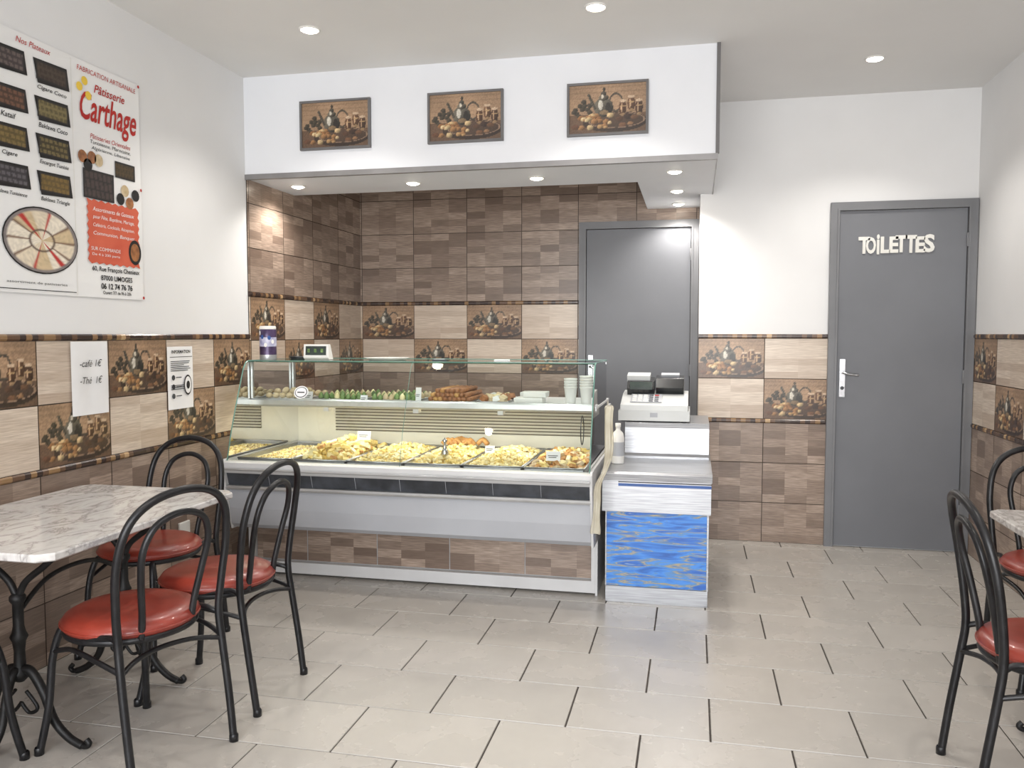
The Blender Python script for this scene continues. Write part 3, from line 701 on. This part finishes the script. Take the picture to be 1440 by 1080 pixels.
def bag():
    b=B(); C=cr_spline([(-.40,4.06,.95),(-.397,4.0,.94),(-.394,3.95,.87),(-.39,3.925,.74),(-.40,3.88,.665),(-.425,3.80,.60),(-.425,3.765,.52),(-.428,3.757,.43),(-.43,3.757,.38)],7)
    n=20; vs=[]
    for i,c in enumerate(C):
        t=i/(len(C)-1); w=.016+.004*math.sin(t*8)+.002*math.sin(t*21); w*=.5+.5*min(1,t*8)
        for j in range(n):
            a=2*math.pi*j/n; rr=1+.22*math.sin(a*5+t*5)
            vs.append((c.x+w*math.cos(a)*rr, c.y+.008*math.sin(a)*rr, c.z+.003*math.sin(a*3)))
    b.add(vs,[(i*n+j,i*n+(j+1)%n,(i+1)*n+(j+1)%n,(i+1)*n+j) for i in range(len(C)-1) for j in range(n)],'bag',True)
    b.finish('plastic_bag')
bag()
b=B(); b.lathe([(0,0),(.03,0),(.032,.005),(.032,.13),(.026,.155),(.012,.17),(.012,.185),(.014,.186),(.014,.205),(0,.205)],(0,0,0),'cup',20); b.lathe([(.0325,.04),(.0325,.11)],(0,0,0),'casegrey',20); b.finish('spray_bottle',loc=(-.37,4.2,.643))

# ---------------------------------------------------------------- chairs
b=B()
b.lathe([(0,.452),(.08,.455),(.14,.456),(.17,.453),(.19,.443),(.2,.428),(.2,.420),(.194,.411),(.17,.407),(0,.407)],(0,0,0),'red',40)
b.tube([(.2*math.cos(a),.2*math.sin(a),.424) for a in [i*math.pi/12 for i in range(24)]],.0035,'red',6,closed=True,k=2)
b.tube([(.186*math.cos(a),.186*math.sin(a),.402) for a in [i*math.pi/8 for i in range(16)]],.012,'black',10,closed=True,k=3)
def mir(h): return h+[(-x,y,z) for x,y,z in h[::-1] if abs(x)>1e-6]
b.tube(mir([(-.178,-.245,.0),(-.180,-.225,.15),(-.178,-.200,.32),(-.176,-.188,.42),(-.184,-.194,.52),(-.190,-.212,.65),(-.168,-.236,.760),(-.105,-.255,.822),(0,-.264,.844)]),.0122,'black',12,k=7)
b.tube(mir([(-.088,-.168,.402),(-.090,-.178,.47),(-.106,-.200,.58),(-.114,-.222,.67),(-.092,-.238,.735),(-.05,-.247,.765),(0,-.250,.775)]),.0105,'black',10,k=7)
for s in(-1,1):
    b.tube([(s*.125,.13,.402),(s*.142,.15,.385),(s*.158,.168,.30),(s*.168,.18,.15),(s*.188,.205,.0)],.0118,'black',12)
    b.tube([(s*.178,-.200,.335),(s*.188,-.12,.355),(s*.185,-.02,.365),(s*.165,.07,.352),(s*.155,.16,.325)],.008,'black',8)
    b.tube([(s*.178,-.19,.41),(s*.165,-.14,.425),(s*.186,-.02,.405)],.009,'black',8)
    for x,y in((s*.188,.205),(s*.178,-.245)): b.lathe([(0,0),(.0145,0),(.0145,.02),(.012,.024)],(x,y,0),'black',12)
b.tube([(-.178,-.200,.33),(-.1,-.165,.345),(0,-.15,.35),(.1,-.165,.345),(.178,-.200,.33)],.008,'black',8)
ch=b.finish('dining_chair',loc=(-1.71,2.225,0),rz=math.radians(72))
for x,y,r in((-1.685,2.665,91),(-2.185,2.97,174),(-2.16,1.86,4),(1.005,2.53,-92),(1.36,3.42,178)):
    inst(ch,'dining_chair',(x,y,0),math.radians(r))
def table(cx,cy,wx,wy):
    b=B(); c=.035; zt=.69; th=.024
    P=[(-wx+c,-wy),(wx-c,-wy),(wx,-wy+c),(wx,wy-c),(wx-c,wy),(-wx+c,wy),(-wx,wy-c),(-wx,-wy+c)]
    n=8
    def ring(k,z): return [(x*k,y*k,z) for x,y in P]
    vs=ring(.99,zt-th)+ring(1,zt-th+.004)+ring(1,zt-.005)+ring(.992,zt); fs=[]
    for r in range(3):
        for i in range(n): fs.append((r*n+i,r*n+(i+1)%n,(r+1)*n+(i+1)%n,(r+1)*n+i))
    fs+=[tuple(range(n))[::-1],tuple(range(3*n,4*n))]
    b.add(vs,fs,'marble')
    for py in(-.235,.26):
        b.lathe([(.012,.20),(.026,.215),(.03,.23),(.018,.25),(.016,.30),(.02,.33),(.027,.345),(.02,.36),(.016,.38),(.016,.45),(.024,.462),(.024,.475),(.014,.485)],(0,py,0),'iron',18)
        for s in(-1,1):
            b.tube([(0,py,.46),(s*.03,py,.52),(s*.10,py,.575),(s*.16,py,.625),(s*.20,py,.658)],.011,'iron',8)
            b.tube([(0,py,.24),(s*.04,py,.235),(s*.085,py,.17),(s*.12,py,.085),(s*.17,py,.035),(s*.22,py,.012)],lambda t:.015-.003*t,'iron',8)
            b.tube([(s*.22,py,.012),(s*.235,py,.012),(s*.245,py,.022),(s*.235,py,.034)],.009,'iron',8)
            b.tube([(s*.02,py,.17),(s*.06,py,.12),(s*.03,py,.10),(0,py,.13)],.006,'iron',6)
        q=1 if py>0 else -1
        b.tube([(0,py,.24),(0,py+q*.03,.23),(0,py+q*.06,.16),(0,py+q*.08,.08),(0,py+q*.12,.03),(0,py+q*.16,.012)],lambda t:.014-.003*t,'iron',8)
        b.box(-.22,.22,py-.02,py+.02,.658,.666,'iron')
    b.tube([(0,-.235,.42),(0,-.1,.5),(0,.1,.5),(0,.26,.42)],.008,'iron',8)
    b.box(-.015,.015,-.235,.26,.655,.666,'iron')
    return b.finish('bistro_table',loc=(cx,cy,0))
table(-2.075,2.40,.34,.49); table(1.30,2.66,.29,.49)

# ---------------------------------------------------------------- lights
w=bpy.data.worlds.new('sky'); scn.world=w; w.use_nodes=True
nt=w.node_tree; bg=nt.nodes['Background']; sk=nt.nodes.new('ShaderNodeTexSky')
try:
    sk.sky_type='NISHITA'; sk.sun_disc=False; sk.sun_elevation=math.radians(40); sk.sun_rotation=math.radians(200)
except Exception: pass
nt.links.new(sk.outputs[0],bg.inputs[0]); bg.inputs[1].default_value=.15
l=bpy.data.lights.new('window_fill_light','AREA'); l.shape='RECTANGLE'; l.size=3.5; l.size_y=2.2; l.energy=245; l.color=(.98,.985,1)  # area fill added outside the unseen front window, behind the camera
lo=bpy.data.objects.new('window_fill_light',l); scn.collection.objects.link(lo); lo.location=(-.42,YF-.2,1.42); lo.rotation_euler=(math.radians(90),0,0)
b=B(); b.box(-6,6,-9,YF-.13,-.12,-.02,'outdoor'); b.finish('ground')

# ---------------------------------------------------------------- camera
cam=bpy.data.cameras.new('camera'); co=bpy.data.objects.new('camera',cam); scn.collection.objects.link(co)
psi=math.atan(255/1160); th=math.atan(70/1160)
F=Vector((-math.sin(psi)*math.cos(th),math.cos(psi)*math.cos(th),-math.sin(th))); R=Vector((math.cos(psi),math.sin(psi),0)); U=R.cross(F)
m=Matrix(((R.x,U.x,-F.x,0),(R.y,U.y,-F.y,0),(R.z,U.z,-F.z,1.3),(0,0,0,1)))
co.matrix_world=m; cam.sensor_width=36; cam.lens=1160/1440*36; cam.clip_start=.05
scn.camera=co
